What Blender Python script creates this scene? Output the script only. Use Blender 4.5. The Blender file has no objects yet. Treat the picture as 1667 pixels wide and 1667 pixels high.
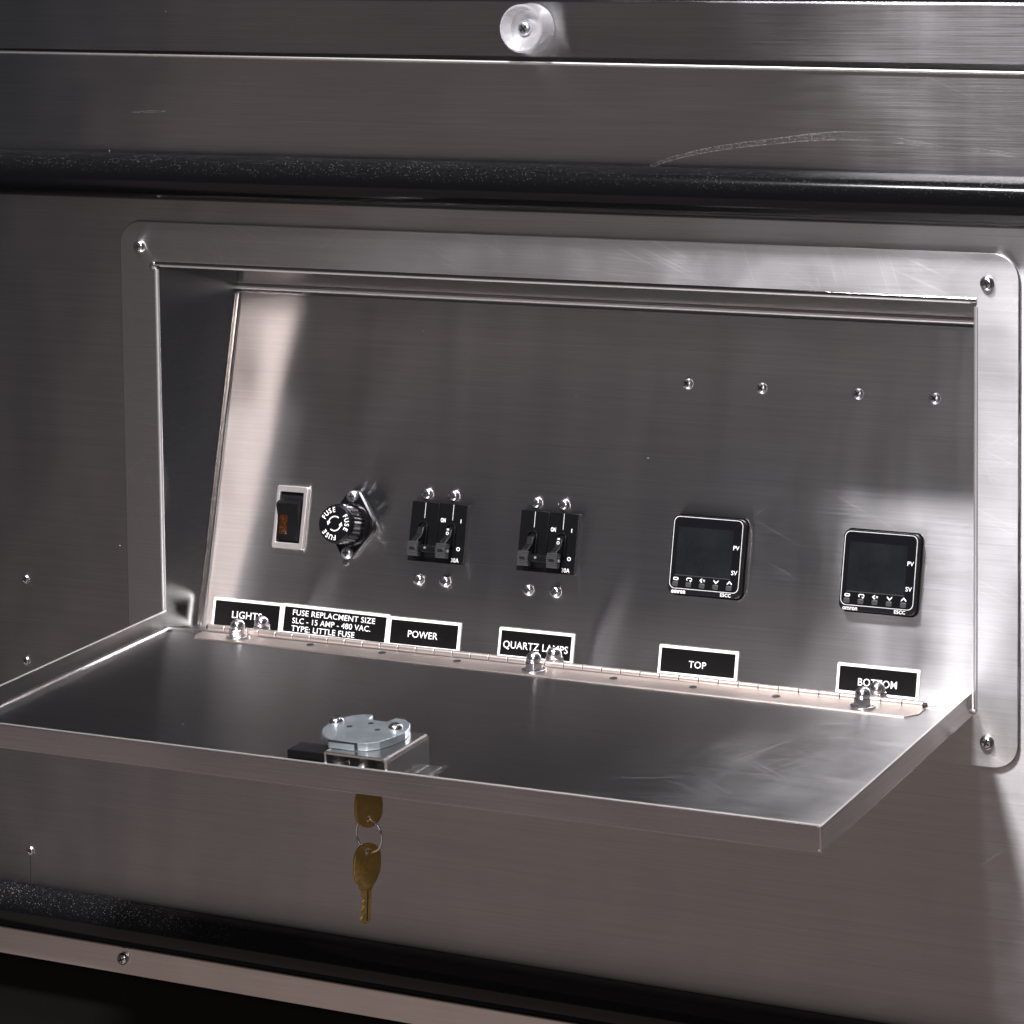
import bpy, bmesh, math, random
from mathutils import Matrix, Vector
random.seed(7)
S = 0.001                                   # everything below is written in millimetres
scene = bpy.context.scene

# ------------------------------------------------------------------ camera, world, lamps, exposure
def cam_axes(yaw, pitch, roll):
    f = Vector((math.sin(yaw)*math.cos(pitch), math.cos(yaw)*math.cos(pitch), math.sin(pitch)))
    r = Vector((math.cos(yaw), -math.sin(yaw), 0)); u = r.cross(f)
    return r*math.cos(roll)+u*math.sin(roll), -r*math.sin(roll)+u*math.cos(roll), f
r_, u_, f_ = cam_axes(-0.42199, -0.08036, -0.00687)
cd = bpy.data.cameras.new('camera'); cam = bpy.data.objects.new('camera', cd)
scene.collection.objects.link(cam); scene.camera = cam
cam.matrix_world = Matrix(((r_.x, u_.x, -f_.x, 1.0950), (r_.y, u_.y, -f_.y, -1.5590), (r_.z, u_.z, -f_.z, 0.1706), (0, 0, 0, 1)))
cd.sensor_width = 36; cd.lens = 102.92
cd.shift_x = (833.5-1108.54)/1667; cd.shift_y = (302.18-833.5)/1667
cd.clip_start = 0.05; cd.clip_end = 50
cd.dof.use_dof = True; cd.dof.focus_distance = 1.80; cd.dof.aperture_fstop = 32

W = bpy.data.worlds.new('World'); scene.world = W; W.use_nodes = True
W.node_tree.nodes['Background'].inputs[0].default_value = (0.86, 0.88, 1.0, 1)
W.node_tree.nodes['Background'].inputs[1].default_value = 0.044

def area(name, loc, target, sx, sy, power, col):
    l = bpy.data.lights.new(name, 'AREA'); l.shape = 'RECTANGLE'; l.size = sx; l.size_y = sy
    l.energy = power; l.color = col
    o = bpy.data.objects.new(name, l); scene.collection.objects.link(o)
    o.location = loc
    o.rotation_euler = (Vector(target)-Vector(loc)).to_track_quat('-Z', 'Y').to_euler()
    return o
CT = Vector((0.30, 0, -0.15))
def at_dir(az, el, d):        # azimuth: degrees to the right of the panel's normal
    a, e = math.radians(az), math.radians(el)
    return CT + Vector((math.sin(a)*math.cos(e), -math.cos(a)*math.cos(e), math.sin(e)))*d
area('ceiling_lamp', (-0.17, -1.13, 2.15), CT, 0.34, 0.22, 33, (0.98, 0.96, 1.0))
area('side_lamp', (1.02, -2.22, 0.80), CT, 0.46, 0.5, 11.5, (1.0, 0.86, 0.81))
area('floor_bounce', (0.1, -1.7, -1.5), (0.3, 0, -0.3), 3.2, 2.2, 6.3, (1.0, 0.77, 0.69))

for i_, (p_, e_) in enumerate((((0.95, -1.9, 2.2), .9), ((1.5, -1.0, 2.2), .7), ((0.45, -2.6, 1.2), .6))):
    area('spot_lamp', p_, CT, 0.06, 0.06, e_, (0.93, 0.92, 1.0))

area('print_fill', (0.52, -1.45, 2.0), CT, 0.30, 0.22, 125, (0.97, 0.96, 1.0))  # added fill lamp, put in to brighten the white lettering
scene.view_settings.view_transform = 'Standard'; scene.view_settings.look = 'None'
scene.view_settings.gamma = 1; scene.view_settings.exposure = 0
scene.render.engine = 'CYCLES'

# ------------------------------------------------------------------ node helpers and materials
class NT:
    def __init__(s, name):
        s.m = bpy.data.materials.new(name); s.m.use_nodes = True; s.t = s.m.node_tree
        s.b = s.t.nodes['Principled BSDF']
    def n(s, typ, **kw):
        nd = s.t.nodes.new(typ)
        for k, v in kw.items(): setattr(nd, k, v)
        return nd
    def put(s, sock, v):
        if isinstance(v, bpy.types.NodeSocket): s.t.links.new(v, sock)
        else: sock.default_value = v
    def math(s, op, a, b=0.0, c=0.0, clamp=False):
        nd = s.n('ShaderNodeMath', operation=op, use_clamp=clamp)
        for i, v in enumerate((a, b, c)): s.put(nd.inputs[i], v)
        return nd.outputs[0]
    def vmath(s, op, a, b):
        nd = s.n('ShaderNodeVectorMath', operation=op); s.put(nd.inputs[0], a); s.put(nd.inputs[1], b)
        return nd.outputs[0]
    def noise(s, vec, scale, detail=2.0, rough=0.5):
        nd = s.n('ShaderNodeTexNoise'); s.put(nd.inputs['Vector'], vec)
        nd.inputs['Scale'].default_value = scale; nd.inputs['Detail'].default_value = detail; nd.inputs['Roughness'].default_value = rough
        return nd.outputs['Fac']
    def ramp(s, v, lo, hi, a=0.0, b=1.0):
        nd = s.n('ShaderNodeMapRange', clamp=True); s.put(nd.inputs['Value'], v)
        for k, x in zip(('From Min', 'From Max', 'To Min', 'To Max'), (lo, hi, a, b)): s.put(nd.inputs[k], x)
        return nd.outputs[0]
    def mix(s, fac, a, b):
        nd = s.n('ShaderNodeMix', data_type='RGBA'); s.put(nd.inputs[0], fac); s.put(nd.inputs[6], a); s.put(nd.inputs[7], b)
        return nd.outputs[2]
    def set(s, **kw):
        for k, v in kw.items(): s.put(s.b.inputs[k.replace('_', ' ')], v)
        return s

def c4(r, g=None, b=None): return (r, r if g is None else g, r if b is None else b, 1)

def steel(name, brush=(1, 0, 0), rough=0.36, aniso=0.8, tint=(0.60, 0.59, 0.592), scratch=0.0, blotch=0.05, grain=1.0, swirl=0.0, dust=0.0, crisp=False, flat=False, sth=.70, smask=.55, wipe=0.0, warp=0.0):
    k = NT(name); geo = k.n('ShaderNodeNewGeometry'); pos = geo.outputs['Position']
    ax = [i for i in range(3) if abs(brush[i]) > .5][0]
    def streak(along, across):
        sc = [across]*3; sc[ax] = along
        mp = k.n('ShaderNodeMapping'); k.put(mp.inputs['Vector'], pos); mp.inputs['Scale'].default_value = sc
        return mp.outputs[0]
    n1 = k.noise(streak(16, 2300), 1.0, 3.0, 0.6)
    n2 = k.noise(streak(4, 700), 1.0, 3.0, 0.6)
    n3 = k.noise(pos, 9.0, 4.0, 0.55)
    n4 = k.noise(pos, 38.0, 3.0, 0.6)
    rg = k.math('MULTIPLY_ADD', k.math('SUBTRACT', n1, .5), 0.06*grain, rough)
    rg = k.math('MULTIPLY_ADD', k.math('SUBTRACT', n3, .5), blotch, rg)
    rg = k.math('MULTIPLY_ADD', k.math('SUBTRACT', n4, .5), blotch, rg)
    if wipe:                                    # soft wipe marks drawn across the brushing
        sw_ = [2.2, 2.2, 2.2]; sw_[ax] = 34
        mp = k.n('ShaderNodeMapping'); k.put(mp.inputs['Vector'], pos); mp.inputs['Scale'].default_value = sw_
        rg = k.math('MULTIPLY_ADD', k.math('SUBTRACT', k.noise(mp.outputs[0], 1.0, 3.0, .6), .5), wipe, rg)
    col = k.math('MULTIPLY_ADD', k.math('SUBTRACT', n2, .5), 0.18*grain, 1.0)
    col = k.math('MULTIPLY_ADD', k.math('SUBTRACT', n1, .5), 0.42*grain, col)
    nd = k.n('ShaderNodeVectorMath', operation='SCALE'); nd.inputs[0].default_value = tint; k.put(nd.inputs['Scale'], col)
    base = nd.outputs[0]
    hgt = n1
    if scratch > 0:
        tot = None                              # fine straight scratches at a few odd angles
        for ang, along, th, off in ((23, 7, sth, 0.0), (-38, 9, sth+.01, 3.1), (71, 11, sth+.015, 5.7), (4, 5, sth, 9.2)):
            mp = k.n('ShaderNodeMapping', vector_type='TEXTURE'); k.put(mp.inputs['Vector'], pos)
            mp.inputs['Location'].default_value = (off, off*.37, off*.61)
            mp.inputs['Rotation'].default_value = (0, 0, math.radians(ang)) if flat else (0, math.radians(ang), 0)
            fl = k.vmath('MULTIPLY', mp.outputs[0], (along, 760, 0) if flat else (along, 0, 760))
            ln = k.ramp(k.noise(fl, 1.0, 1.0), th, th+.05)
            m = k.math('MULTIPLY', ln, k.ramp(k.noise(k.vmath('ADD', pos, (off, off, off)), 15, 2), smask, smask+.13))
            tot = m if tot is None else k.math('MAXIMUM', tot, m)
        tot = k.math('MULTIPLY', tot, scratch)
        base = k.mix(tot, base, c4(.95, .90, .87)); rg = k.math('MULTIPLY_ADD', tot, .16, rg)
    if dust > 0:
        vo = k.n('ShaderNodeTexVoronoi'); k.put(vo.inputs['Vector'], pos); vo.inputs['Scale'].default_value = 150
        sep = k.n('ShaderNodeSeparateColor'); k.put(sep.inputs[0], vo.outputs['Color'])
        sp = k.math('MULTIPLY', k.ramp(vo.outputs['Distance'], .03, .09, 1, 0), k.math('GREATER_THAN', sep.outputs[0], 1-dust))
        base = k.mix(sp, base, c4(.9)); k.put(k.b.inputs['Metallic'], k.math('SUBTRACT', 1.0, sp))
    else:
        k.b.inputs['Metallic'].default_value = 1
    k.put(k.b.inputs['Base Color'], base); k.put(k.b.inputs['Roughness'], rg)
    k.b.inputs['Anisotropic'].default_value = aniso
    bax = brush
    if swirl > 0:
        nz = k.n('ShaderNodeTexNoise'); k.put(nz.inputs['Vector'], pos); nz.inputs['Scale'].default_value = 24; nz.inputs['Detail'].default_value = 2
        ww = k.n('ShaderNodeVectorMath', operation='MULTIPLY_ADD'); k.put(ww.inputs[0], k.vmath('SUBTRACT', nz.outputs['Color'], (.5, .5, .5)))
        ww.inputs[1].default_value = (0, swirl, swirl); ww.inputs[2].default_value = brush; bax = ww.outputs[0]
    k.put(k.b.inputs['Tangent'], k.vmath('CROSS_PRODUCT', geo.outputs['Normal'], bax))
    bp = k.n('ShaderNodeBump'); bp.inputs['Strength'].default_value = 0.05*grain; bp.inputs['Distance'].default_value = 0.0003
    k.put(bp.inputs['Height'], hgt)
    if warp:                                    # slight oil-canning of the thin sheet
        bw = k.n('ShaderNodeBump'); bw.inputs['Strength'].default_value = 1; bw.inputs['Distance'].default_value = warp
        k.put(bw.inputs['Height'], k.noise(pos, 7.0, 2.0, .45)); k.put(bp.inputs['Normal'], bw.outputs[0])
    k.put(k.b.inputs['Normal'], bp.outputs[0])
    if crisp:                                   # cold-rolled sheet: a tight lobe drawn out across the brushing
        gl = k.n('ShaderNodeBsdfAnisotropic', distribution='BECKMANN'); gl.inputs['Anisotropy'].default_value = -.68*aniso
        k.put(gl.inputs['Color'], base); k.put(gl.inputs['Roughness'], rg)
        k.put(gl.inputs['Tangent'], k.b.inputs['Tangent'].links[0].from_socket); k.put(gl.inputs['Normal'], bp.outputs[0])
        mx = k.n('ShaderNodeMixShader'); k.mx = mx
        fac = sp if dust > 0 else 0.0
        if scratch > 0: fac = k.math('MAXIMUM', fac, k.math('MULTIPLY', tot, 1.6, clamp=True))
        k.put(mx.inputs[0], fac)
        k.put(mx.inputs[1], gl.outputs[0]); k.put(mx.inputs[2], k.b.outputs[0])
        k.put([n for n in k.t.nodes if n.type == 'OUTPUT_MATERIAL'][0].inputs['Surface'], mx.outputs[0])
    return k.m, k

def plain(name, col, rough, metal=0.0, var=0.06, scale=300, coat=0.0, spec=0.5, bump=0.0):
    k = NT(name); tc = k.n('ShaderNodeTexCoord'); v = tc.outputs['Object']
    n1 = k.noise(v, scale, 3)
    f = k.math('MULTIPLY_ADD', k.math('SUBTRACT', n1, .5), var*3, 1.0)
    nd = k.n('ShaderNodeVectorMath', operation='SCALE'); nd.inputs[0].default_value = col; k.put(nd.inputs['Scale'], f)
    k.put(k.b.inputs['Base Color'], nd.outputs[0])
    k.put(k.b.inputs['Roughness'], k.math('MULTIPLY_ADD', k.math('SUBTRACT', n1, .5), var*2, rough, clamp=True))
    k.set(Metallic=metal, Coat_Weight=coat, Specular_IOR_Level=spec)
    if bump:
        bp = k.n('ShaderNodeBump'); bp.inputs['Strength'].default_value = bump; bp.inputs['Distance'].default_value = .0002
        k.put(bp.inputs['Height'], n1); k.put(k.b.inputs['Normal'], bp.outputs[0])
    return k.m

WALL, _ = steel('brushed_steel_sheet', crisp=True, wipe=.05, warp=.003, rough=0.47, aniso=0.97, scratch=0.10, dust=0.004)
PANEL, _ = steel('brushed_steel_panel', wipe=.07, warp=.0035, crisp=True, blotch=.02, rough=0.325, aniso=1.0, scratch=0.25, dust=0.01)
SIDE, _ = steel('brushed_steel_side', warp=.002, crisp=True, brush=(0, 1, 0), rough=0.20, aniso=0.9, blotch=.03)
TOPW, _ = steel('brushed_steel_top', crisp=True, rough=0.17, aniso=0.8, blotch=.02)
DOOR, _ = steel('worn_steel_door', wipe=.05, warp=.0022, crisp=True, flat=True, rough=0.412, aniso=1.0, scratch=0.16, blotch=0.03, dust=0.05, sth=.655, smask=.47)
LIP, _ = steel('steel_door_lip', crisp=True, warp=.002, rough=0.18, aniso=1.0, blotch=0.06)
LIPS, _ = steel('steel_door_side_lip', crisp=True, brush=(0, 1, 0), rough=0.24, aniso=0.9, blotch=0.06)
BEZEL, _ = steel('sanded_steel_bezel', wipe=.12, rough=0.41, aniso=0.93, scratch=0.24, sth=.64, smask=.46, blotch=0.05, swirl=0.3, grain=1.0)
STRIP, _ = steel('brushed_steel_lid', wipe=.035, warp=.0025, crisp=True, rough=0.328, aniso=0.93, blotch=.012, dust=0.01)
HINGE, _ = steel('hinge_steel', rough=0.36, aniso=0.2, tint=(.90, .80, .74), blotch=.05, grain=.4)
HOOD, hk = steel('brushed_steel_hood', wipe=.03, warp=.002, crisp=True, blotch=.012, rough=0.315, aniso=1.0, scratch=0.05, dust=0.006)
EDGE, _ = steel('edge_highlight_steel', rough=0.46, aniso=0.0, tint=(.86, .84, .83), blotch=.03, grain=.4)  # paler than the sheet, so edges carry a painted highlight line
LEAF, _ = steel('hinge_leaf_steel', rough=0.37, aniso=0.3, tint=(.74, .65, .60), blotch=.05, grain=.5)
ANGLE, _ = steel('aluminium_strip', rough=0.42, aniso=0.6, tint=(.74, .68, .64), blotch=.08)

# pale scuffed arc rubbed into the hood sheet (a mark with a shape of its own)
def scuff(k, x0, x1, z0, z1, pts):             # pts: (x, z, half thickness) in mm along the rub mark
    geo = k.n('ShaderNodeNewGeometry'); sp = k.n('ShaderNodeSeparateXYZ'); k.put(sp.inputs[0], geo.outputs['Position'])
    u = k.ramp(sp.outputs[0], x0*S, x1*S)
    def curve(vals):
        fc = k.n('ShaderNodeFloatCurve'); cv = fc.mapping.curves[0]
        while len(cv.points) < len(vals): cv.points.new(.5, .5)
        for p, (a_, b_) in zip(cv.points, vals): p.location = (a_, b_)
        fc.mapping.update(); k.put(fc.inputs['Value'], u); return fc.outputs[0]
    zc = k.math('MULTIPLY_ADD', curve([((x-x0)/(x1-x0), (z-z0)/(z1-z0)) for x, z, t in pts]), (z1-z0)*S, z0*S)
    th = k.math('MULTIPLY', curve([((x-x0)/(x1-x0), t/4) for x, z, t in pts]), 4*S)
    q = k.math('DIVIDE', k.math('ABSOLUTE', k.math('SUBTRACT', sp.outputs[2], zc)), th)
    rim = k.math('MULTIPLY', k.ramp(q, .62, .85), k.ramp(q, .95, 1.1, 1, 0))
    gr = k.ramp(k.noise(geo.outputs['Position'], 1000, 3, .7), .52, .62)
    gr2 = k.ramp(k.noise(geo.outputs['Position'], 700, 3, .7), .44, .56)
    body = k.math('MULTIPLY', k.math('LESS_THAN', q, 1.0), gr)
    body = k.math('MAXIMUM', k.math('MULTIPLY', body, .4), k.math('MULTIPLY', k.math('MULTIPLY', rim, gr2), .5))
    ins = k.math('MULTIPLY', k.math('GREATER_THAN', sp.outputs[0], x0*S), k.math('LESS_THAN', sp.outputs[0], x1*S))
    return k.math('MULTIPLY', k.math('MULTIPLY', body, ins), k.ramp(k.noise(geo.outputs['Position'], 26, 1), .34, .44))
m1 = scuff(hk, 375, 612, 40, 70, [(375, 43.5, .9), (400, 51.5, 1.2), (428, 56.8, 1.5), (454, 60.2, 1.7), (480, 63.2, 2.2), (500, 64.2, 2.6), (525, 62.6, 1.9), (548, 60.0, 1.0), (562, 58.8, .25), (578, 57.6, 1.0), (592, 56.0, 1.2), (612, 54.0, .8)])
m4 = scuff(hk, 11, 38, 60, 80, [(11, 69.6, .2), (20, 70.0, .6), (30, 70.6, .6), (38, 70.8, .4)])
tot = hk.math('MAXIMUM', m1, m4)
old = hk.b.inputs['Base Color'].links[0].from_socket
hk.put(hk.b.inputs['Base Color'], hk.mix(tot, old, c4(.62, .57, .53)))
om = hk.b.inputs['Metallic'].links[0].from_socket
hk.put(hk.b.inputs['Metallic'], hk.math('MULTIPLY', om, hk.math('SUBTRACT', 1.0, tot)))
hk.put(hk.mx.inputs[0], hk.math('MAXIMUM', hk.mx.inputs[0].links[0].from_socket, tot))

def dusty_black(name, amount, fade):
    k = NT(name); geo = k.n('ShaderNodeNewGeometry'); pos = geo.outputs['Position']
    sx = k.n('ShaderNodeSeparateXYZ'); k.put(sx.inputs[0], geo.outputs['Normal'])
    upm = k.ramp(sx.outputs[2], 0.15, 0.85)                 # dust lies on what faces up
    vo = k.n('ShaderNodeTexVoronoi'); k.put(vo.inputs['Vector'], pos); vo.inputs['Scale'].default_value = 900
    sc = k.n('ShaderNodeSeparateColor'); k.put(sc.inputs[0], vo.outputs['Color'])
    spk = k.math('MULTIPLY', k.ramp(vo.outputs['Distance'], .12, .34, 1, 0), k.math('GREATER_THAN', sc.outputs[0], .72))
    patch = k.ramp(k.noise(pos, 14, 3), .3, .7, .35, 1)
    fine = k.ramp(k.noise(pos, 1700, 2, .7), .52, .75)
    d = k.math('MULTIPLY', k.math('MULTIPLY', k.math('MAXIMUM', spk, k.math('MULTIPLY', fine, .2)), upm), k.math('MULTIPLY', patch, amount), clamp=True)
    if fade:                                                # thick on the left stretch, wiped clean further right
        px = k.n('ShaderNodeSeparateXYZ'); k.put(px.inputs[0], pos); d = k.math('MULTIPLY', d, k.ramp(px.outputs[0], fade[0], fade[1], 1, .04))
    k.put(k.b.inputs['Base Color'], k.mix(d, c4(.0035, .0035, .004), c4(.55, .52, .50)))
    k.put(k.b.inputs['Roughness'], k.math('MULTIPLY_ADD', d, .6, .13, clamp=True))
    k.set(Specular_IOR_Level=0.30)
    return k.m
RAIL = dusty_black('dusty_gloss_black', 0.27, None)
RAILL = dusty_black('dustier_gloss_black', 0.5, (.02, .12))
VOID = plain('void_black', (.006, .0055, .005), .8, var=.08, scale=30, spec=.1)  # near-black painted for the unlit space under the cabinet
CHROME = plain('polished_steel', (.82, .80, .82), .20, 1.0, var=.03)
ZINC = plain('zinc_plate', (.60, .68, .72), .40, 1.0, var=.08, scale=120, bump=.08)
BRIGHTZ = plain('bright_zinc', (.80, .84, .90), .30, 1.0, var=.06)
BRKT = plain('pressed_bracket_steel', (.66, .65, .65), .22, 1.0, var=.04)
MIRROR = plain('polished_bracket', (.66, .64, .63), .16, 1.0, var=.03)
DARK = plain('recess_dark', (.008, .008, .009), .5)  # near-black painted in for the shade inside holes, slots and recesses
BLACKP = plain('black_plastic', (.0045, .0045, .005), .34, var=.05, spec=.14)
BLACKG = plain('gloss_black_plastic', (.006, .006, .007), .16, var=.03, spec=.22)
GREYP = plain('dark_grey_rubber', (.034, .034, .036), .45, var=.05)
BODYP = plain('charcoal_plastic', (.007, .007, .008), .32, var=.05, spec=.2)
SCREEN = plain('dim_lcd_glass', (.009, .0105, .012), .16, var=.25, scale=90, spec=.35)
PRINT = plain('white_print', (.90, .90, .88), .5, var=.02)
PRINTD = plain('worn_white_print', (.58, .58, .57), .5, var=.3, scale=900)
BORDER = plain('cream_plate_edge', (.90, .89, .85), .45, var=.03)
ENGR = plain('engraved_black_plate', (.004, .0035, .0035), .42, var=.05, spec=.14)
AMBER = plain('amber_lens', (.034, .010, .0015), .2, var=.6, scale=500)
BRASS = plain('worn_brass', (.90, .56, .17), .42, 1.0, var=.10, scale=500, bump=.5)
SILVERP = plain('satin_chrome_frame', (.66, .62, .60), .36, .8, var=.05)
k = NT('clear_frosted_plastic'); kn = k.noise(k.n('ShaderNodeTexCoord').outputs['Object'], 120, 2)
k.set(Base_Color=c4(.93, .92, .95), Transmission_Weight=.80, IOR=1.45, Roughness=k.math('MULTIPLY_ADD', kn, .12, .18), Specular_IOR_Level=.6)
CLEAR = k.m

# ------------------------------------------------------------------ geometry helpers (millimetres)
MW = {}
def frame(o, x, y, z):                      # columns x,y,z at o (mm)
    return Matrix(((x[0], y[0], z[0], o[0]*S), (x[1], y[1], z[1], o[1]*S), (x[2], y[2], z[2], o[2]*S), (0, 0, 0, 1)))
DT, ZT, DB, ZB = 91.49, -49.70, 41.14, -270.79
PL = math.hypot(DB-DT, ZB-ZT); PD = Vector((0, (DB-DT)/PL, (ZB-ZT)/PL)); PU = -PD; PN = Vector((1, 0, 0)).cross(PU)
YH, ZH, TILT = 6.05, -263.23, -0.0504
DDIR = Vector((0, -math.cos(TILT), math.sin(TILT))); DN = Vector((0, math.sin(TILT), math.cos(TILT)))
X1 = (1, 0, 0)
def PF(x, s, w=0, rot=0):                   # frame on the tilted control panel: x across, s down from its top edge
    o = Vector((x, DT, ZT))+PD*s+PN*w
    return frame(o, X1, PU, PN) @ Matrix.Rotation(math.radians(rot), 4, 'Z')
def WF(x, y, z): return frame((x, y, z), X1, (0, 0, 1), (0, -1, 0))      # frame facing out of the wall
def DF(x, s, w=0):                          # frame on the open door, s out from the hinge
    return frame(Vector((x, YH, ZH))+DDIR*s+DN*w, X1, -DDIR, DN)
def GF(x, y, z): return Matrix.Translation((x*S, y*S, z*S))
def T(u, v, w=0, rot=0): return Matrix.Translation((u*S, v*S, w*S)) @ Matrix.Rotation(math.radians(rot), 4, 'Z')

def mesh(bm, bevel=0.0, seg=2, sharp=38, name='m'):
    bmesh.ops.remove_doubles(bm, verts=bm.verts, dist=1e-4)
    bmesh.ops.recalc_face_normals(bm, faces=bm.faces)
    if bevel:
        es = [e for e in bm.edges if len(e.link_faces) == 2 and e.calc_face_angle(0) > math.radians(35)]
        bmesh.ops.bevel(bm, geom=es, offset=bevel, segments=seg, affect='EDGES', profile=.5, clamp_overlap=True)
    bmesh.ops.scale(bm, vec=(S, S, S), verts=bm.verts)
    me = bpy.data.meshes.new(name); bm.to_mesh(me); bm.free()
    me.shade_smooth(); me.set_sharp_from_angle(angle=math.radians(20 if bevel else sharp))
    return me
def link(name, data, M, mat=None, parent=None):
    o = bpy.data.objects.new(name, data); scene.collection.objects.link(o)
    if mat and data and not data.materials: data.materials.append(mat)
    if parent is not None:
        o.parent = parent; o.matrix_basis = MW[parent].inverted() @ M
    else: o.matrix_basis = M
    MW[o] = M
    return o
def tag(o, label, cat, group=None):
    o['label'] = label; o['category'] = cat
    if group: o['group'] = group
    return o
def thing(name, M, label, cat, group=None):
    o = link(name, None, M); o.empty_display_size = .01
    return tag(o, label, cat, group)
def part(name, bm, M, mat, parent, bevel=0.0, seg=2, sharp=38):
    return link(name, mesh(bm, bevel, seg, sharp, name), M, mat, parent)

def B(): return bmesh.new()
def box(bm, u0, u1, v0, v1, w0, w1):
    vs = [bm.verts.new(p) for p in ((u0, v0, w0), (u1, v0, w0), (u1, v1, w0), (u0, v1, w0), (u0, v0, w1), (u1, v0, w1), (u1, v1, w1), (u0, v1, w1))]
    for f in ((3, 2, 1, 0), (4, 5, 6, 7), (0, 1, 5, 4), (1, 2, 6, 5), (2, 3, 7, 6), (3, 0, 4, 7)): bm.faces.new([vs[i] for i in f])
    return bm
def prism(bm, poly, w0, w1, axis=2):
    def P(p, w):
        return (p[0], p[1], w) if axis == 2 else (w, p[0], p[1])
    a = [bm.verts.new(P(p, w0)) for p in poly]; b = [bm.verts.new(P(p, w1)) for p in poly]
    bm.faces.new(a[::-1]); bm.faces.new(b); n = len(poly)
    for i in range(n): bm.faces.new((a[i], a[(i+1) % n], b[(i+1) % n], b[i]))
    return bm
def ring(bm, outer, inner, w0, w1):
    n = len(outer); L = [[bm.verts.new((p[0], p[1], w)) for p in q] for q, w in ((outer, w0), (outer, w1), (inner, w1), (inner, w0))]
    for a, b in ((0, 1), (1, 2), (2, 3), (3, 0)):
        for i in range(n): bm.faces.new((L[a][i], L[a][(i+1) % n], L[b][(i+1) % n], L[b][i]))
    return bm
def rrect(u0, u1, v0, v1, r, n=6):
    pts = []
    for cx, cy, a0 in ((u1-r, v1-r, 0), (u0+r, v1-r, 90), (u0+r, v0+r, 180), (u1-r, v0+r, 270)):
        for i in range(n+1):
            a = math.radians(a0+90*i/n); pts.append((cx+r*math.cos(a), cy+r*math.sin(a)))
    return pts
def circ(r, n=24, cx=0, cy=0, a0=0): return [(cx+r*math.cos(2*math.pi*i/n+a0), cy+r*math.sin(2*math.pi*i/n+a0)) for i in range(n)]
def lathe(bm, prof, n=24, cx=0, cy=0):
    rows = []
    for r, w in prof:
        rows.append([bm.verts.new((cx, cy, w))] if r < 1e-6 else [bm.verts.new((p[0], p[1], w)) for p in circ(r, n, cx, cy)])
    for a, b in zip(rows, rows[1:]):
        for i in range(n):
            j = (i+1) % n
            if len(a) == 1 and len(b) == 1: continue
            if len(a) == 1: bm.faces.new((a[0], b[j], b[i]))
            elif len(b) == 1: bm.faces.new((a[i], a[j], b[0]))
            else: bm.faces.new((a[i], a[j], b[j], b[i]))
    return bm
def tube(bm, path, r, n=8, closed=False):
    pts = [Vector(p) for p in path]; m = len(pts); rows = []; up = Vector((.13, .2, .97))
    for i, p in enumerate(pts):
        t = (pts[(i+1) % m]-pts[i-1]) if closed or 0 < i < m-1 else (pts[1]-pts[0] if i == 0 else pts[-1]-pts[-2])
        t.normalize(); a = t.cross(up); a.normalize(); b = t.cross(a)
        rows.append([bm.verts.new(p+(a*math.cos(2*math.pi*k/n)+b*math.sin(2*math.pi*k/n))*r) for k in range(n)])
    for i in range(m if closed else m-1):
        A, C = rows[i], rows[(i+1) % m]
        for k in range(n): bm.faces.new((A[k], A[(k+1) % n], C[(k+1) % n], C[k]))
    if not closed:
        bm.faces.new(rows[0][::-1]); bm.faces.new(rows[-1])
    return bm

_cap = {}
def text_mesh(body, cap, bold=0.0, xs=1.0, spacing=1.0, align='CENTER', depth=.04, width=None):
    def raw(t):
        c = bpy.data.curves.new('t', 'FONT'); c.body = t; c.size = 1; c.offset = bold; c.space_character = spacing
        c.align_x = align; c.resolution_u = 3; c.extrude = .002
        o = bpy.data.objects.new('t', c); scene.collection.objects.link(o)
        bpy.context.view_layer.update()
        me = bpy.data.meshes.new_from_object(o.evaluated_get(bpy.context.evaluated_depsgraph_get()))
        bpy.data.objects.remove(o); bpy.data.curves.remove(c); return me
    if bold not in _cap:
        h = raw('H'); ys = [v.co.y for v in h.vertices]; _cap[bold] = (min(ys), max(ys)); bpy.data.meshes.remove(h)
    lo, hi = _cap[bold]; s = cap/(hi-lo)
    me = raw(body)
    if width:
        xx_ = [v.co.x for v in me.vertices]; xs = width/((max(xx_)-min(xx_))*s)
        mid = (max(xx_)+min(xx_))/2
        for v in me.vertices: v.co.x -= mid
    for v in me.vertices: v.co = Vector((v.co.x*s*xs, (v.co.y-(lo+hi)/2)*s, (v.co.z/.002+1)*.5*depth))*S
    me.name = 'lettering'; me.materials.clear()
    return me
def text(body, cap, M, mat, parent, name='lettering', **kw):
    me = text_mesh(body, cap, **kw); me.materials.append(mat)
    return link(name, me, M, None, parent)

# screws: one mesh per kind, shared
def pan_head(r, h):
    return lathe(B(), [(r*1.0, -0.3), (r, .25*h), (r*.93, .55*h), (r*.75, .85*h), (r*.5, .98*h), (0, h)], 24)
def cross(r, w0, w1, t):
    return prism(B(), [(t, r), (-t, r), (-t, t), (-r, t), (-r, -t), (-t, -t), (-t, -r), (t, -r), (t, -t), (r, -t), (r, t), (t, t)], w0, w1)
_sm = {}
def screw(M, r, h, mat, parent, name='screw', rot=0):
    key = (r, h, mat.name)
    if key not in _sm:
        a = mesh(pan_head(r, h), 0, name='screw_head'); a.materials.append(mat)
        c = mesh(cross(r*.52, h*.45, h*1.0+.03, r*.13), 0, name='cross_recess'); c.materials.append(DARK)  # dark cross set on the head, painted for the recess's shade
        _sm[key] = (a, c)
    a, c = _sm[key]
    M = M @ Matrix.Rotation(math.radians(rot), 4, 'Z')
    o = link(name, a, M, None, parent); link('cross_recess', c, M, None, o)
    return o

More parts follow.
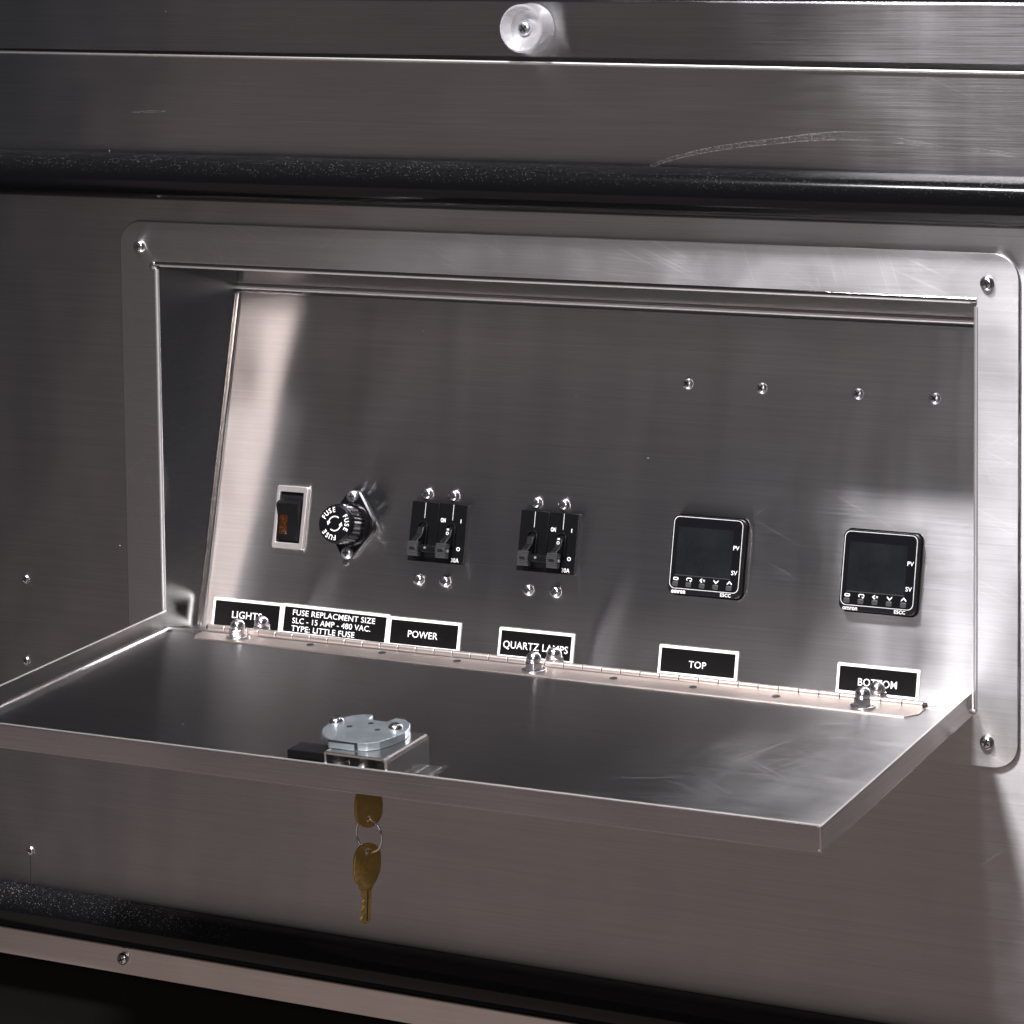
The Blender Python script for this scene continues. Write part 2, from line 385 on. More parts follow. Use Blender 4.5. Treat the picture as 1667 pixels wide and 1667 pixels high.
# ------------------------------------------------------------------ the cabinet: sheets and rails
XL, XR = -420, 1150
OX0, OX1, OZ1, OZ0 = 27.3, 576.2, -26.6, -262.0
bm = ring(B(), [(XR, 30), (XL, 30), (XL, -454), (XR, -454)], [(OX1+4, OZ1+4), (OX0-4, OZ1+4), (OX0-4, OZ0-4), (OX1+4, OZ0-4)], -1.5, 0)
wall = link('wall', mesh(bm, name='wall'), WF(0, 2, 0), WALL); wall['kind'] = 'structure'
for x, z in ((-82.1, -240.8), (-83.3, -295.7), (-83.7, -424.2)):
    o = part('rivet', lathe(B(), [(3.0, -.2), (3.0, .3), (2.4, 1.0), (1.5, 1.1), (1.3, .6)], 20), WF(x, 2, z), CHROME, wall)
    part('rivet_hole', lathe(B(), [(1.45, .2), (1.4, .85), (0, .85)], 16), WF(x, 2, z), DARK, o)
part('seam', box(B(), -.22, .22, -27, -2.5, -.1, .06), WF(-83.9, 2, -424.2), DARK, wall)

def sheet_x(prof, x0, x1, M=Matrix.Identity(4)):
    return prism(B(), prof, x0, x1, axis=0)
hood = link('hood_panel', mesh(prism(B(), [(XL, 36), (XR, 36), (XR, 107.5-6.4/694.5*(XR+90.5)), (XL, 107.5-6.4/694.5*(XL+90.5))], -2, 0), .5, 2, name='hood_panel'), WF(0, 0, 105) @ Matrix.Rotation(math.radians(.2), 4, 'X') @ T(0, -105), HOOD)
hood_edge = link('rolled_edge', mesh(tube(B(), [(XL, -.6, 107.5-6.4/694.5*(XL+90.5)), (XR, -.6, 107.5-6.4/694.5*(XR+90.5))], 1.05, 12), name='rolled_edge'), GF(0, 0, 0), EDGE, hood)
tag(hood, 'long brushed steel panel above the upper black rail with a pale scuffed arc', 'panel')
rec = link('gap_channel', mesh(box(B(), XL, XR, 85, 130, -1, 0), name='gap_channel'), WF(0, 6, 0), HOOD)
tag(rec, 'dark narrow channel between the scuffed panel and the lid strip', 'channel')
prof = [(-3.4, 108), (-1.5, 139.8)]
for a in range(0, 91, 15): prof.append((-1.5+1.9-1.9*math.cos(math.radians(a)), 140.4+1.9*math.sin(math.radians(a))))
prof += [(420, 142.3), (420, 140.3), (1.5, 140.3), (-.9, 108)]
lid = link('lid_strip', mesh(sheet_x(prof, XL, XR), 0, name='lid_strip'), GF(0, 0, 0) @ Matrix.Translation((0.26, 0, .108)) @ Matrix.Rotation(math.radians(.32), 4, 'Y') @ Matrix.Translation((-.26, 0, -.108)), STRIP)
tag(lid, 'brushed steel lid strip carrying the clear plastic bumper', 'lid')

SL = Matrix.Translation((-.11, 0, -.448)) @ Matrix.Rotation(math.radians(.52), 4, 'Y') @ Matrix.Translation((.11, 0, .448))
def rail(name, zc, r, mat, label):
    pr = [(-2-r*math.cos(math.radians(a)), zc+r*math.sin(math.radians(a))) for a in range(-90, 91, 6)] + [(1.9, zc+r), (1.9, zc-r)]
    o = link(name, mesh(sheet_x(pr, XL, XR), 0, name=name), SL if zc < -100 else GF(0, 0, 0), mat)
    return tag(o, label, 'rail')
rail('bullnose_rail', 29.0, 14.6, RAIL, 'glossy black half round rail between the scuffed panel and the control box')
rail('bullnose_rail', -462.0, 14.8, RAILL, 'dusty black half round rail below the hanging keys')
ang = thing('trim_strip', SL @ GF(250, 0, -496), 'narrow pale aluminium strip under the lower black rail', 'trim')
part('strip_face', box(B(), XL, XR, -496, -476.9, -2, 0), SL @ WF(0, -0.5, 0), ANGLE, ang, .3)
part('strip_return', box(B(), XL, XR, -496, -494.4, -16, -2.05), SL @ WF(0, -0.5, 0), ANGLE, ang)
screw(SL @ WF(-8.8, -.5, -485.6), 4.3, 3.4, CHROME, ang, rot=20)
bp_ = link('dark_void_sheet', mesh(box(B(), XL, XR, -900, -480, -2, 0), name='dark_void_sheet'), WF(0, 18, 0), VOID)
tag(bp_, 'near-black sheet painted for the dark space under the aluminium strip', 'panel')

# clear bumper on the lid strip
bmp = thing('plastic_bumper', WF(300, -2.6, 124.8), 'clear frosted plastic bumper screwed to the lid strip', 'bumper')
part('body', lathe(B(), [(0, .0), (14.5, 0), (14.9, .5), (14.4, 14.4), (13.7, 15.2), (13.0, 15.3), (5.6, 10.5), (5.0, 9.8), (0, 9.8)], 48), MW[bmp], CLEAR, bmp)
screw(MW[bmp] @ T(0, 0, 9.9), 4.4, 2.4, BRIGHTZ, bmp, rot=35)

# ------------------------------------------------------------------ control box let into the wall
cb = thing('control_box', WF(300, 0, -280), 'recessed brushed steel control box with a wide rounded bezel', 'control box')
bz = ring(B(), rrect(0, 601.5, -293.6, 0, 15, 8), rrect(OX0, OX1, OZ0, OZ1, .6, 8), -1.9, 0)
part('bezel', bz, WF(0, 0, 0), BEZEL, cb, .45, 2)
TOE = -3.0
def arc(cx, cy, r, a0, a1, n=6): return [(cx+r*math.cos(math.radians(a0+(a1-a0)*i/n)), cy+r*math.sin(math.radians(a0+(a1-a0)*i/n))) for i in range(n+1)]
# top wall: rolled front edge, flat, hollow corner into the panel; profile in (y,z)
ta = math.degrees(math.atan2(ZT-OZ1, DT))                    # slope of the top wall
td = Vector((math.cos(math.radians(ta)), math.sin(math.radians(ta)))); tn = Vector((-td.y, td.x))
front = [(-.15, OZ1+1.2), (-.9, OZ1+.4), (-1.1, OZ1-.6), (-.7, OZ1-1.6), (.4, OZ1-2.0), (2.0, OZ1-2.1-.1)]
back = []
cx, cz = DT-5.2*td.x, ZT-5.2*td.y                            # along the wall before the corner
pdv = Vector((PD.y, PD.z))
for i in range(8):
    t = i/7; p0 = Vector((cx, cz)); p1 = Vector((DT, ZT)); p2 = p1+pdv*5.2
    q = p0*(1-t)**2+p1*2*t*(1-t)+p2*t*t; back.append((q.x-.05, q.y))
low = front+back; hi = [(p[0]+tn.x*1.2*(1 if i > 4 else .0)+(.0 if i > 4 else 1.3), p[1]+tn.y*1.2*(1 if i > 4 else .6)) for i, p in enumerate(low)]
hi = [(1.0, OZ1+1.2), (6, OZ1-.6)] + [(DT+1.5, ZT+1.0), (back[-1][0]+1.2, back[-1][1])]
part('top_wall', sheet_x(low+hi[::-1], OX0-.4, OX1+.4), GF(0, 0, 0), TOPW, cb)
part('top_edge', tube(B(), [(OX0+3, .2, OZ1-1.0), (OX1-3, .2, OZ1-1.0)], 1.15, 12), GF(0, 0, 0), EDGE, cb)
part('bend_line', tube(B(), [(OX0+2, DT-2.1, ZT-1.7), (OX1, DT-2.1, ZT-1.7)], 1.1, 10), GF(0, 0, 0), EDGE, cb)
part('back_panel', box(B(), OX0-1, OX1+1, -PL-1, -4.9, -1.5, 0), frame((0, DT, ZT), X1, PU, PN), PANEL, cb)
pb = (DB, ZB); SO = (0.0, OZ0)
part('sill', sheet_x([(DB+1.2, ZB+.3), (DB+1.2, ZB-1.2), (-.4, OZ0-1.2), (-.4, OZ0)], OX0-.3, OX1+.3), GF(0, 0, 0), PANEL, cb, .3)
for nm, xa, xb in (('side_wall', OX0-1.2, OX0), ('side_wall', OX1, OX1+1.2)):
    part(nm, prism(B(), [(0.3, OZ1-.5), (DT, ZT-.3), (DB+.3, ZB), (0.3, OZ0)], xa, xb, axis=0), GF(0, 0, 0) @ Matrix.Translation((xa*S, .025, 0)) @ Matrix.Rotation(math.radians(TOE if xa < 100 else -TOE), 4, 'Z') @ Matrix.Translation((-xa*S, -.025, 0)), SIDE, cb)
for x in (OX0, OX1):                                         # rolled vertical edge of the opening
    part('rolled_edge', tube(B(), [(x-.2 if x < 100 else x+.2, .9, OZ1-4), (x-.2 if x < 100 else x+.2, .9, OZ0+1)], 1.5, 14), GF(0, 0, 0), EDGE, cb)
a0 = Vector((OX0+4.2, DT, ZT))+PD*6+PN*.9; a1 = Vector((OX0+1.8, DT, ZT))+PD*(PL-1)+PN*.9
path = [a0.lerp(a1, i/24)+Vector((random.uniform(-.12, .12), 0, 0)) for i in range(25)]
part('corner_bead', tube(B(), path, 1.6, 12), GF(0, 0, 0), MIRROR, cb)
part('weld_spot', lathe(B(), [(2.6, -.2), (2.4, .5), (1.4, 1.1), (0, 1.25)], 10), WF(OX0-2.6, 0, OZ1-1.5), CHROME, cb)
for x, z in ((15.2, -16.2), (583.0, -17.0), (583.3, -279.2), (15.4, -279.2)):
    screw(WF(x, 0, z), 4.2, 3.0, CHROME, cb, rot=random.uniform(0, 80))
for x in (362.5, 411.9, 474.9, 523.8):
    screw(PF(x, 48.6), 3.6, 2.2, BRIGHTZ, cb, rot=random.uniform(0, 80))

# ------------------------------------------------------------------ rocker switch
sw = thing('rocker_switch', PF(89.0, 151), 'black rocker switch with amber lens in a silver frame', 'switch')
M = MW[sw]
part('frame', ring(B(), rrect(-11.7, 11.7, -20.4, 20.4, 1.6), rrect(-9.0, 8.7, -16.4, 16.4, .8), -.2, 2.6), M, SILVERP, sw, .5)
part('housing', box(B(), -8.95, 8.65, -16.35, 16.35, -.1, .8), M, BLACKP, sw)
rk = part('rocker', prism(B(), [(14.6, .9), (12.2, 1.8), (8.8, 7.6), (7.2, 7.4), (1.0, 4.4), (-14.8, 2.7), (-15.4, .9)], -8.4, 8.2, axis=0), M, BLACKP, sw, .35)
part('lens', prism(B(), [(1.6, 3.2), (1.4, 4.75), (-11.3, 3.36), (-11.5, 2.0)], -6.4, -0.6, axis=0), M, AMBER, rk, .15)

# ------------------------------------------------------------------ fuse holder
fh = thing('fuse_holder', PF(135.6, 152.5), 'round knurled black fuse holder on a diamond shaped flange', 'fuse holder')
M = MW[fh]
dia = []
for cx, cy, r, a0, a1 in ((0, 17.6, 5.2, 25, 155), (-7.0, 0, 9.8, 155, 205), (0, -17.6, 5.2, 205, 335), (7.0, 0, 9.8, -25, 25)):
    dia += arc(cx, cy, r, a0, a1, 6)
part('flange', prism(B(), dia, 0, 4.2), M, BLACKG, fh, .5)
part('collar', lathe(B(), [(14.6, 4.0), (14.6, 6.0), (13.6, 7.6), (11.5, 7.6)], 40), M, BLACKG, fh)
bm = B(); n = 60
rows = [[bm.verts.new((r*math.cos(2*math.pi*i/n)*(1.0 if i % 2 else .955), r*math.sin(2*math.pi*i/n)*(1.0 if i % 2 else .955), w)) for i in range(n)] for r, w in ((12.9, 7.4), (12.9, 20.5))]
for i in range(n): bm.faces.new((rows[0][i], rows[0][(i+1) % n], rows[1][(i+1) % n], rows[1][i]))
cap = part('cap', bm, M, BLACKG, fh, sharp=20)
part('cap_face', lathe(B(), [(12.5, 20.4), (12.3, 22.6), (11.7, 23.6), (11.0, 23.9), (0, 23.9)], 48), M, BLACKP, cap)
for a in (128, 8, -112):
    for j, ch in enumerate('FUSE'):
        an = a+(1.5-j)*23*0.82
        x, y = 8.9*math.cos(math.radians(an)), 8.9*math.sin(math.radians(an))
        text(ch, 3.2, M @ T(x, y, 23.95, an-90), PRINT, cap, bold=.012, xs=.9)
for a0, a1 in ((55, 175), (235, 355)):
    outer = arc(0, 0, 4.9, a0, a1-6, 12); inner = arc(0, 0, 4.2, a1-6, a0, 12)
    ar = part('arrow', prism(B(), outer+inner, 23.92, 23.97), M, PRINT, cap)
    ca, sa = math.cos(math.radians(a1-8)), math.sin(math.radians(a1-8)); tx, ty = -sa, ca
    part('arrow_head', prism(B(), [(3.2*ca, 3.2*sa), (5.9*ca, 5.9*sa), (4.55*ca+2.4*tx, 4.55*sa+2.4*ty)], 23.92, 23.98), M, PRINT, cap)
for v in (18.1, -18.1): screw(M @ T(0, v, 4.2), 4.1, 2.6, BRIGHTZ, fh, rot=random.uniform(0, 80))
part('solder_blob', lathe(B(), [(2.2, -.1), (2.0, .7), (0, 1.1)], 9), M @ T(-3.2, -24.3, 0), CHROME, fh)

# ------------------------------------------------------------------ circuit breakers
def breaker(xc, sc, label):
    br = thing('circuit_breaker', PF(xc, sc), label, 'breaker', 'double circuit breakers')
    M = MW[br]
    for i, u in enumerate((-10.1, 10.1)):
        hb = part('pole_body', box(B(), u-9.95, u+9.95, -18.9, 18.9, -.2, 3.6), M, BLACKP, br, .3)
        part('seam', box(B(), u-.18, u+.18, 8.6, 18.5, 3.5, 3.64), M, PRINTD, hb)
        # arched guard round the lever slot
        oa = [(u-3.6, -8), *arc(u, 3.6, 3.6, 180, 0, 10), (u+3.6, -8)]; ia = [(u-2.6, -8), *arc(u, 3.6, 2.6, 180, 0, 10), (u+2.6, -8)]
        part('slot_guard', ring(B(), oa, ia, 3.5, 5.8), M, BLACKG, hb, .25)
        part('slot', prism(B(), ia, 3.4, 3.68), M, DARK, hb)
        lv = part('lever', prism(B(), [(4.2, 3.5), (2.6, 7.8), (-2, 9.0), (-5.4, 14.2), (-10.6, 16.8), (-14.4, 15.0), (-14.8, 11.6), (-10.6, 10.4), (-6, 5)], u-2.3, u+2.3, axis=0), M, BODYP, br, .5)
        bm = B()
        for q in range(9):
            v = -6.4-q*1.05; box(bm, u-3.7, u+3.7, v-.78, v, 12.0, 16.6-abs(q-3.5)*.28)
        box(bm, u-3.6, u+3.6, -15.5, -6.4, 11.6, 15.3)
        part('ribbed_grip', bm, M, GREYP, lv)
        part('pivot', lathe(B(), [(.9, 0), (.9, .5), (0, .6)], 10), M @ Matrix.Translation(((u+3.7)*S, -11*S, 13.6*S)) @ Matrix.Rotation(math.radians(90), 4, 'Y'), SILVERP, lv)
    part('tie_bar', tube(B(), [(-6.4, -10.4, 13.2), (6.4, -10.4, 13.2)], 2.5, 14), M, BLACKG, br)
    part('tie_pin', lathe(B(), [(.8, 0), (.8, .4), (0, .5)], 10), M @ T(-1.5, -10.0, 15.6), SILVERP, br)
    w = 3.64
    text('ON', 2.6, M @ T(3.4, 8.2, w), PRINT, br, bold=.02, width=3.5)
    text('I', 2.4, M @ T(16.2, 8.4, w), PRINT, br, bold=.02)
    text('O', 2.4, M @ T(16.0, -9.2, w), PRINT, br, bold=.02)
    text('30A', 2.6, M @ T(14.3, -16.4, w), PRINT, br, bold=.0, width=5.6)
    text('=', 2.2, M @ T(10.1, 2.6, 8.6), PRINT, br, bold=.03); text('O', 1.9, M @ T(10.1, .2, 8.95), PRINT, br, bold=.02)
    for du, dv in ((-11.5, 23.9), (7.7, 24.0), (-12.2, -30.5), (7.0, -30.2)):
        screw(M @ T(du, dv), 3.9, 2.9, CHROME, br, 'mounting_screw', random.uniform(0, 80))
breaker(199.3, 152.8, 'black double breaker with lowered levers above the POWER plate')
breaker(277.6, 152.9, 'black double breaker with lowered levers above the QUARTZ LAMPS plate')

# ------------------------------------------------------------------ temperature controllers
def controller(xc, sc, label, worn):
    tc = thing('temperature_controller', PF(xc, sc), label, 'controller', 'square digital temperature controllers')
    M = MW[tc]
    part('gasket', prism(B(), rrect(-24.8, 24.8, -24.9, 24.9, 4.5), -.1, 1.0), M, BLACKP, tc)
    part('case', prism(B(), rrect(-24, 24, -24, 24, 4.2), .9, 6.0), M, BODYP, tc, .8, 3)
    part('outline', ring(B(), rrect(-23.0, 22.9, -20.9, 23.1, 3.6), rrect(-22.62, 22.52, -20.52, 22.72, 3.3), 5.95, 6.12), M, PRINTD, tc)
    fa = part('face', prism(B(), rrect(-22.45, 22.35, -20.35, 22.55, 3.1), 5.9, 6.06), M, BLACKG, tc)
    part('screen', box(B(), -19.6, 17.0, -12.4, 16.8, 6.0, 6.16), M, SCREEN, fa)
    part('screen_edge', box(B(), -19.6, 17.0, -12.9, -12.4, 6.0, 6.2), M, GREYP, fa)
    w = 6.12
    text('PV', 2.6, M @ T(19.5, 6.4, w), PRINT, tc, width=3.9); text('SV', 2.6, M @ T(19.4, -8.6, w), PRINT, tc, width=3.9)
    us = [-18.8, -9.9, -1.0, 7.9, 16.8]
    for u in us:
        part('button', prism(B(), rrect(u-2.0, u+2.0, -19.6, -16.6, .9), 5.9, 7.2), M, GREYP, tc, .5)
    v = -14.9
    part('icon', ring(B(), rrect(us[0]-1.7, us[0]+1.7, v-.9, v+.9, .7), rrect(us[0]-1.2, us[0]+1.2, v-.4, v+.4, .3), w-.05, w+.04), M, PRINT, tc)
    u = us[1]
    part('icon', prism(B(), [*arc(u-.9, v+.1, 1.0, 250, 90, 6), *arc(u+.9, v+.1, 1.0, 90, -30, 6), (u+1.5, v-.1), *arc(u+.9, v+.1, .5, -10, 90, 4), *arc(u-.9, v+.1, .5, 90, 250, 6)], w-.05, w+.04), M, PRINT, tc)
    part('icon', prism(B(), [(u+.1, v-.5), (u+1.9, v-.5), (u+1.0, v-1.5)], w-.05, w+.04), M, PRINT, tc)
    u = us[2]
    part('icon', prism(B(), [(u-2.0, v), (u-.9, v+1.2), (u-.1, v+1.2), (u-.9, v), (u-.1, v-1.2), (u-.9, v-1.2)], w-.05, w+.04), M, PRINT, tc)
    text('M', 1.5, M @ T(u+1.0, v, w), PRINT, tc, xs=.8)
    for u, s in ((us[3], -1), (us[4], 1)):
        part('icon', prism(B(), [(u-1.5, v-.9*s), (u, v+.9*s), (u+1.5, v-.9*s), (u+1.5, v+.1*s-.2*s), (u, v+1.5*s), (u-1.5, v-.1*s)] if False else [(u-1.6, v-.3*s), (u, v+1.3*s), (u+1.6, v-.3*s), (u+1.6, v-1.2*s), (u, v+.2*s), (u-1.6, v-1.2*s)], w-.05, w+.04), M, PRINT, tc)
    text('omron', 2.7, M @ T(-16.6, -22.3, w-.06), PRINTD if worn else PRINT, tc, bold=.03, width=9.4)
    text('E5CC', 2.0, M @ T(14.8, -22.4, w-.06), PRINT, tc, bold=.01, width=6.9)
controller(387.0, 153.2, 'square black digital temperature controller above the TOP plate', False)
controller(499.0, 153.8, 'square black digital temperature controller above the BOTTOM plate', True)

# ------------------------------------------------------------------ engraved name plates
def plate(x0, x1, s0, hgt, lines, label, rot=0.0):
    xm = (x0+x1)/2; hw = (x1-x0)/2-.1
    p = thing('name_plate', PF(xm, s0+hgt/2, 0, rot), label, 'plate')
    M = MW[p]
    part('border', prism(B(), rrect(-hw, hw, -hgt/2, hgt/2, .4, 2), 0.0, .9), M, BORDER, p, .12)
    part('field', prism(B(), rrect(-hw+1.7, hw-1.7, -hgt/2+1.7, hgt/2-1.7, .3, 2), .8, .96), M, ENGR, p)
    for body, cap, xc, s, xs in lines:
        text(body, cap, M @ T(xc-xm, (s0+hgt/2)-s, .98), PRINT, p, bold=.004, spacing=1.04, width=xs)
plate(36.6, 89.4, 206.9, 19.4, [('LIGHTS', 4.5, 63.2, 216.9, 22.6)], 'black engraved plate reading LIGHTS with a pale border')
plate(89.5, 168.9, 206.9, 19.4, [('FUSE REPLACMENT SIZE', 3.5, 128.3, 211.9, 61.3), ('SLC - 15 AMP - 480 VAC.', 3.5, 126.9, 217.1, 58.3), ('TYPE: LITTLE FUSE', 3.5, 121.2, 222.1, 47.2)], 'wide black engraved plate with three lines about fuse size', -.6)
plate(169.0, 221.0, 208.1, 18.4, [('POWER', 4.2, 194.3, 217.8, 21.4)], 'black engraved plate reading POWER with a pale border')
plate(248.2, 300.8, 207.9, 18.6, [('QUARTZ LAMPS', 4.4, 274.5, 218.2, 45.1)], 'black engraved plate reading QUARTZ LAMPS with a pale border')
plate(358.7, 411.4, 208.7, 17.8, [('TOP', 4.0, 385.0, 219.0, 11.5)], 'black engraved plate reading TOP with a pale border')
plate(475.4, 527.6, 208.9, 17.7, [('BOTTOM', 4.3, 501.5, 219.1, 24.4)], 'black engraved plate reading BOTTOM with a pale border')

# ------------------------------------------------------------------ fold-down door
DX0, DX1, DL, LIPH = 28.6, 574.4, 240.9, 12.4
dr = thing('access_door', DF((DX0+DX1)/2, 8), 'folded down brushed steel door tray with raised lips', 'door')
Mh = DF(0, 0)
part('door_sheet', box(B(), DX0+.1, DX1-.1, -DL+.1, -1.0, -1.2, 0), Mh, DOOR, dr, .3)
for nm, a, b in (('side_lip', DX0, DX0+1.3), ('side_lip', DX1-1.3, DX1)):
    part(nm, prism(B(), [(-5.5, -1.4), (-5.5, LIPH-.6), (-DL, LIPH-.6), (-DL, -1.4)], a, b, axis=0), Mh, LIPS, dr, .25, 2)
    part('lip_edge', box(B(), a, b, -DL, -6, LIPH-.58, LIPH), Mh, EDGE, dr, .2)  # pale strip added for the highlight along the lip's top
    xx = b if a < 100 else a
    sgn = 1 if a < 100 else -1
    part('inner_bend', prism(B(), [(xx-.1*sgn, 0)]+[(xx+2.2*sgn-2.2*sgn*math.cos(math.radians(t)), 2.2-2.2*math.sin(math.radians(t))) for t in (0, 22, 45, 67, 90)], DL-1.4, 6), Mh @ Matrix.Rotation(math.radians(90), 4, 'X'), LIPS, dr)
part('front_lip', prism(B(), [(-DL-.2, -1.3), (-DL+1.1, -1.3), (-DL+2.9, LIPH-.7), (-DL+1.6, LIPH-.7)], DX0+1.4, DX1-1.4, axis=0), Mh, LIP, dr, .25, 2)
part('lip_edge', box(B(), DX0+1.4, DX1-1.4, -DL+1.65, -DL+2.85, LIPH-.68, LIPH), Mh, EDGE, dr, .2)
for x in (DX0+4.6, DX1-4.4):
    part('corner_hole', lathe(B(), [(2.6, .0), (2.6, .06), (0, .06)], 14), DF(x, 9.5), DARK, dr)

# ------------------------------------------------------------------ piano hinge
def HF(x, s, w=0):      # hinge lies a touch skewed on the door
    return DF(300, 3.0, 0) @ Matrix.Rotation(math.radians(-.80), 4, 'Z') @ T(x-300, -s, w)
hg = thing('piano_hinge', HF(300, 0), 'long bright piano hinge joining the door to the control box', 'hinge')
part('leaf', prism(B(), [(60, -20.5), (541, -20.5), (547, -13), (547, -1.6), (57, -1.6), (57, -14)], 0.05, 1.15), HF(0, 0), LEAF, hg, .3)
part('rear_leaf', prism(B(), [(57, 2.0), (547, 2.0), (547, 17), (57, 17)], -2.6, -1.5), HF(0, 0), HINGE, hg, .3)
KN = 38; kl = (545.5-57.5)/KN
km = mesh(tube(B(), [(-kl/2+.3, 0, 0), (kl/2-.3, 0, 0)], 2.05, 20), .18, name='knuckle'); km.materials.append(HINGE)
for i in range(KN): link('knuckle', km, HF(57.5+kl*(i+.5), 0, 2.1+(.12 if i % 2 else 0)), None, hg)
part('pin', tube(B(), [(56.3, 0, 2.15), (547.2, 0, 2.15)], 1.5, 12), HF(0, 0), DARK, hg)
hm = mesh(lathe(B(), [(2.5, 0), (2.4, .12), (1.9, .03), (0, .03)], 18), 0, name='screw_hole'); hm.materials.append(DARK)
for x in (140.4, 192.6, 245.7, 352.5, 404.8, 458.0): link('screw_hole', hm, HF(x, 10.5, 1.36), None, hg)
hexa = mesh(prism(B(), circ(5.6, 6, a0=.3), 1.0, 5.6), .45, 2, name='acorn_nut'); hexa.materials.append(CHROME)
dome = mesh(lathe(B(), [(4.7, 5.4), (4.7, 6.9)]+[(4.7*math.cos(math.radians(t)), 6.9+4.7*math.sin(math.radians(t))) for t in range(12, 91, 13)]+[(0, 11.6)], 28), 0, name='dome'); dome.materials.append(CHROME)
wsh = mesh(lathe(B(), [(3, 0), (7.6, 0), (7.6, 1.0), (7.0, 1.3), (3, 1.3)], 28), 0, name='washer'); wsh.materials.append(CHROME)
for x, s, w, rot in ((86.8, 10.6, 1.3, 10), (299.6, 11.6, 1.3, 40), (512.6, 11.2, 1.3, 25), (91.5, -9.4, -1.5, 35), (302.5, -9.4, -1.5, 5), (513.5, -9.4, -1.5, 50)):
    Mn = HF(x, s, w) @ Matrix.Rotation(math.radians(rot), 4, 'Z')
    nn_ = link('acorn_nut', hexa, Mn, None, hg); link('dome', dome, Mn, None, nn_); link('washer', wsh, Mn, None, nn_)

# ------------------------------------------------------------------ cam latch on the door
LX, LS = 295.7, 208.0
lt = thing('cam_latch', DF(LX, LS), 'pale zinc cam latch on a polished bracket by the door lip', 'latch')
M = MW[lt]
bw0, bw1 = -33.0, 30.4                       # bracket folded like a channel, open towards the lip
HB = 18.6
part('bracket_top', box(B(), bw0+26, bw1-1.6, -30, 15.5, HB-1.5, HB), M, BRKT, lt, .3)
part('bracket_side', prism(B(), [(bw1-1.5, .05), (bw1, .05), *arc(bw1-3.0, HB-3.0, 3.0, 0, 90, 6), (bw1-3.0, HB-1.5), *arc(bw1-3.0, HB-3.0, 1.5, 90, 0, 5)], -15.5, 30), M @ Matrix.Rotation(math.radians(90), 4, 'X'), BRKT, lt)
part('bracket_side', box(B(), bw0+24.5, bw0+26, -30, 15.5, .05, HB), M, BRKT, lt, .3)
part('bracket_foot', box(B(), bw1+.05, bw1+8, -30, 15, .05, 1.3), M, BRKT, lt, .4)
part('strike', box(B(), bw0, bw0+24.4, -28, -13, .05, 16.4), M, BLACKP, lt, .7)
part('barrel', lathe(B(), [(0, .05), (10.5, .05), (10.5, HB-1.7), (0, HB-1.7)], 28), M, MIRROR, lt)
pts = [(264.6, 202.9), (260.6, 195), (259.9, 186), (261.0, 176.8), (264.5, 170.5), (269.8, 166.4), (275.3, 165.6), (276.8, 173.4), (289.2, 174.4), (289.8, 166.6), (296.6, 167.4), (302.5, 172.5), (306.0, 179.6), (307.9, 187.8), (305.9, 198.3), (303.0, 206.5), (297.8, 211.5), (290.0, 212.6), (276.0, 212.4), (269.5, 208.5)]
pl = part('cam_plate', prism(B(), [(a-284, 189-b) for a, b in pts], HB+.1, HB+4.5), M, ZINC, lt, .6, 2)
part('plate_slot', box(B(), -9.5, 8.5, -23.75, -22.8, HB+.6, HB+4.4), M, DARK, pl)
part('slot_tongue', box(B(), -9.0, 7.0, -24.4, -23.0, HB+.3, HB+3.4), M, ZINC, pl, .2)
for u, v in ((-21.0, 4.6), (15.8, 5.0)): screw(M @ T(u, v, HB+4.5), 4.2, 3.0, CHROME, lt, rot=random.uniform(0, 80))
for u, v in ((-10.2, .4), (-1.9, 9.2), (7.3, .2)):
    part('plate_hole', lathe(B(), [(1.7, HB+4.4), (1.7, HB+4.54), (0, HB+4.54)], 14), M @ T(u, v), DARK, pl)
part('lock_cylinder', lathe(B(), [(0, -1.3), (11, -1.3), (11, -3.5), (9.5, -4.5), (0, -4.5)], 28), M, CHROME, lt)

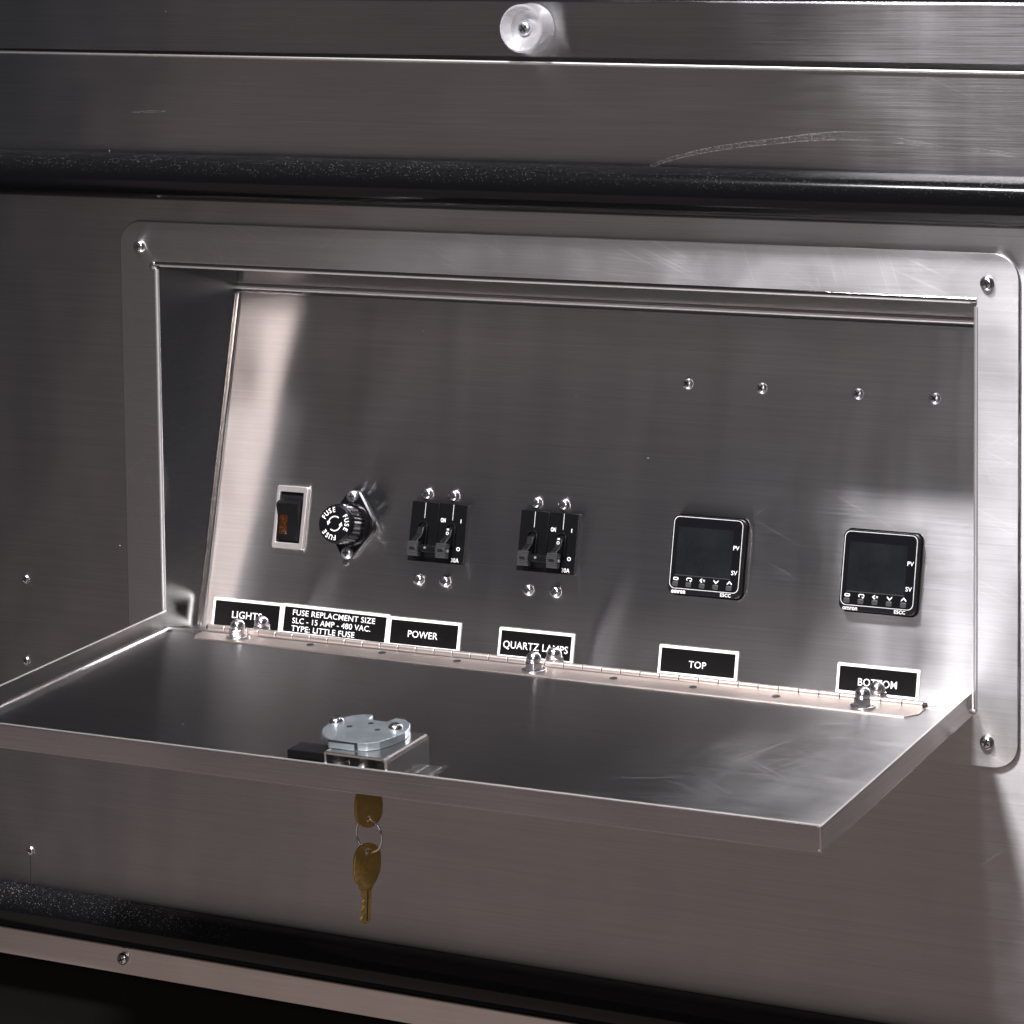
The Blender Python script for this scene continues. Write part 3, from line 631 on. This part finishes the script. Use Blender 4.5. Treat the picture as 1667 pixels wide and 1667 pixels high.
# ------------------------------------------------------------------ keys
def key_mesh(bow_only=False):
    out = [(-2.6, 9.0), (-2.6, 6.0)]
    return out
def key(M, name, label, hidden_blade):
    o = thing(name, M, label, 'key')
    # local: x across the bow, y up, z out of the face; y=0 is the bow's outer end
    bow = arc(0, 9.5, 9.6, 180, 360, 12)+[(9.9, 14), (9.4, 19), (7.2, 24.2), (4.6, 27.6), (4.4, 29.5), (-4.4, 29.5), (-4.8, 27.4), (-8.2, 23.4), (-9.7, 18), (-9.8, 13.5)]
    holec = arc(0, 5.0, 2.1, 180, 360, 12)+[(2.1, 6), (2.0, 6.6), (1.7, 7.0), (1.3, 7.4), (.9, 7.6), (-.5, 7.7), (-.9, 7.6), (-1.4, 7.3), (-1.8, 6.8), (-2.0, 6)]
    part('bow', ring(B(), bow, holec, -1.15, 1.15), M, BRASS, o, .25)
    bm = B(); rnd = random.Random(5)
    for row, vy in enumerate((11.5, 15.0, 18.5)):             # worn stamping, too rubbed to read
        x = -6.2+row*.6
        while x < 5.6-row*.7:
            w_ = rnd.uniform(.5, 1.1); box(bm, x, x+w_, vy+rnd.uniform(-.9, 0), vy+rnd.uniform(.5, 1.2), -1.24, 1.24); x += w_+rnd.uniform(.5, 1.0)
    part('stamped_marks', bm, M, BRASS, o)
    blade = [(-3.7, 29.4), (3.7, 29.4), (3.7, 49.5), (2.4, 52), (-.6, 52.0), (-3.2, 50.3), (-3.9, 48.6), (-2.6, 46.8), (-2.2, 44.6), (-3.4, 43.2), (-2.4, 41.4), (-1.4, 39.8), (-2.8, 37.6), (-1.6, 36), (-3.4, 33.4)]
    b = part('blade', prism(B(), blade, -.85, .85), M, BRASS, o, .2)
    part('groove', box(B(), .4, 1.3, 30, 50, -.93, .93), M, DARK, b)
    return o
kx, ky = 296.0, -202.0
Rz = Matrix.Rotation(math.radians(60), 4, 'Z')
def KF(x, y, z, down, roll=0):      # key face turned towards the right of the cabinet
    F = Matrix.Translation((x*S, y*S, z*S)) @ Rz @ Matrix.Rotation(math.radians(90), 4, 'X')
    if down: F = F @ Matrix.Rotation(math.radians(180), 4, 'Z') @ Matrix.Rotation(math.radians(180), 4, 'Y')
    return F @ Matrix.Rotation(math.radians(roll), 4, 'Z') @ Matrix.Scale(.86, 4)
key(KF(kx+.4, ky, -305.6, False), 'key', 'brass key turned in the door lock, its bow showing below the lip', True)
ringo = link('key_ring', mesh(tube(B(), [(9.3*math.cos(t*math.pi/24), 9.3*math.sin(t*math.pi/24), .35*math.sin(t*math.pi/24)) for t in range(48)], .62, 8, True), 0, name='key_ring'),
    Matrix.Translation((296.4*S, ky*S, -310.2*S)) @ Matrix.Rotation(math.radians(-12), 4, 'Z') @ Matrix.Rotation(math.radians(90), 4, 'X'), CHROME)
tag(ringo, 'thin steel split ring joining the two brass keys', 'key ring')
key(KF(295.4, ky, -314.6, True, 3), 'key', 'brass key dangling free from the split ring', False)
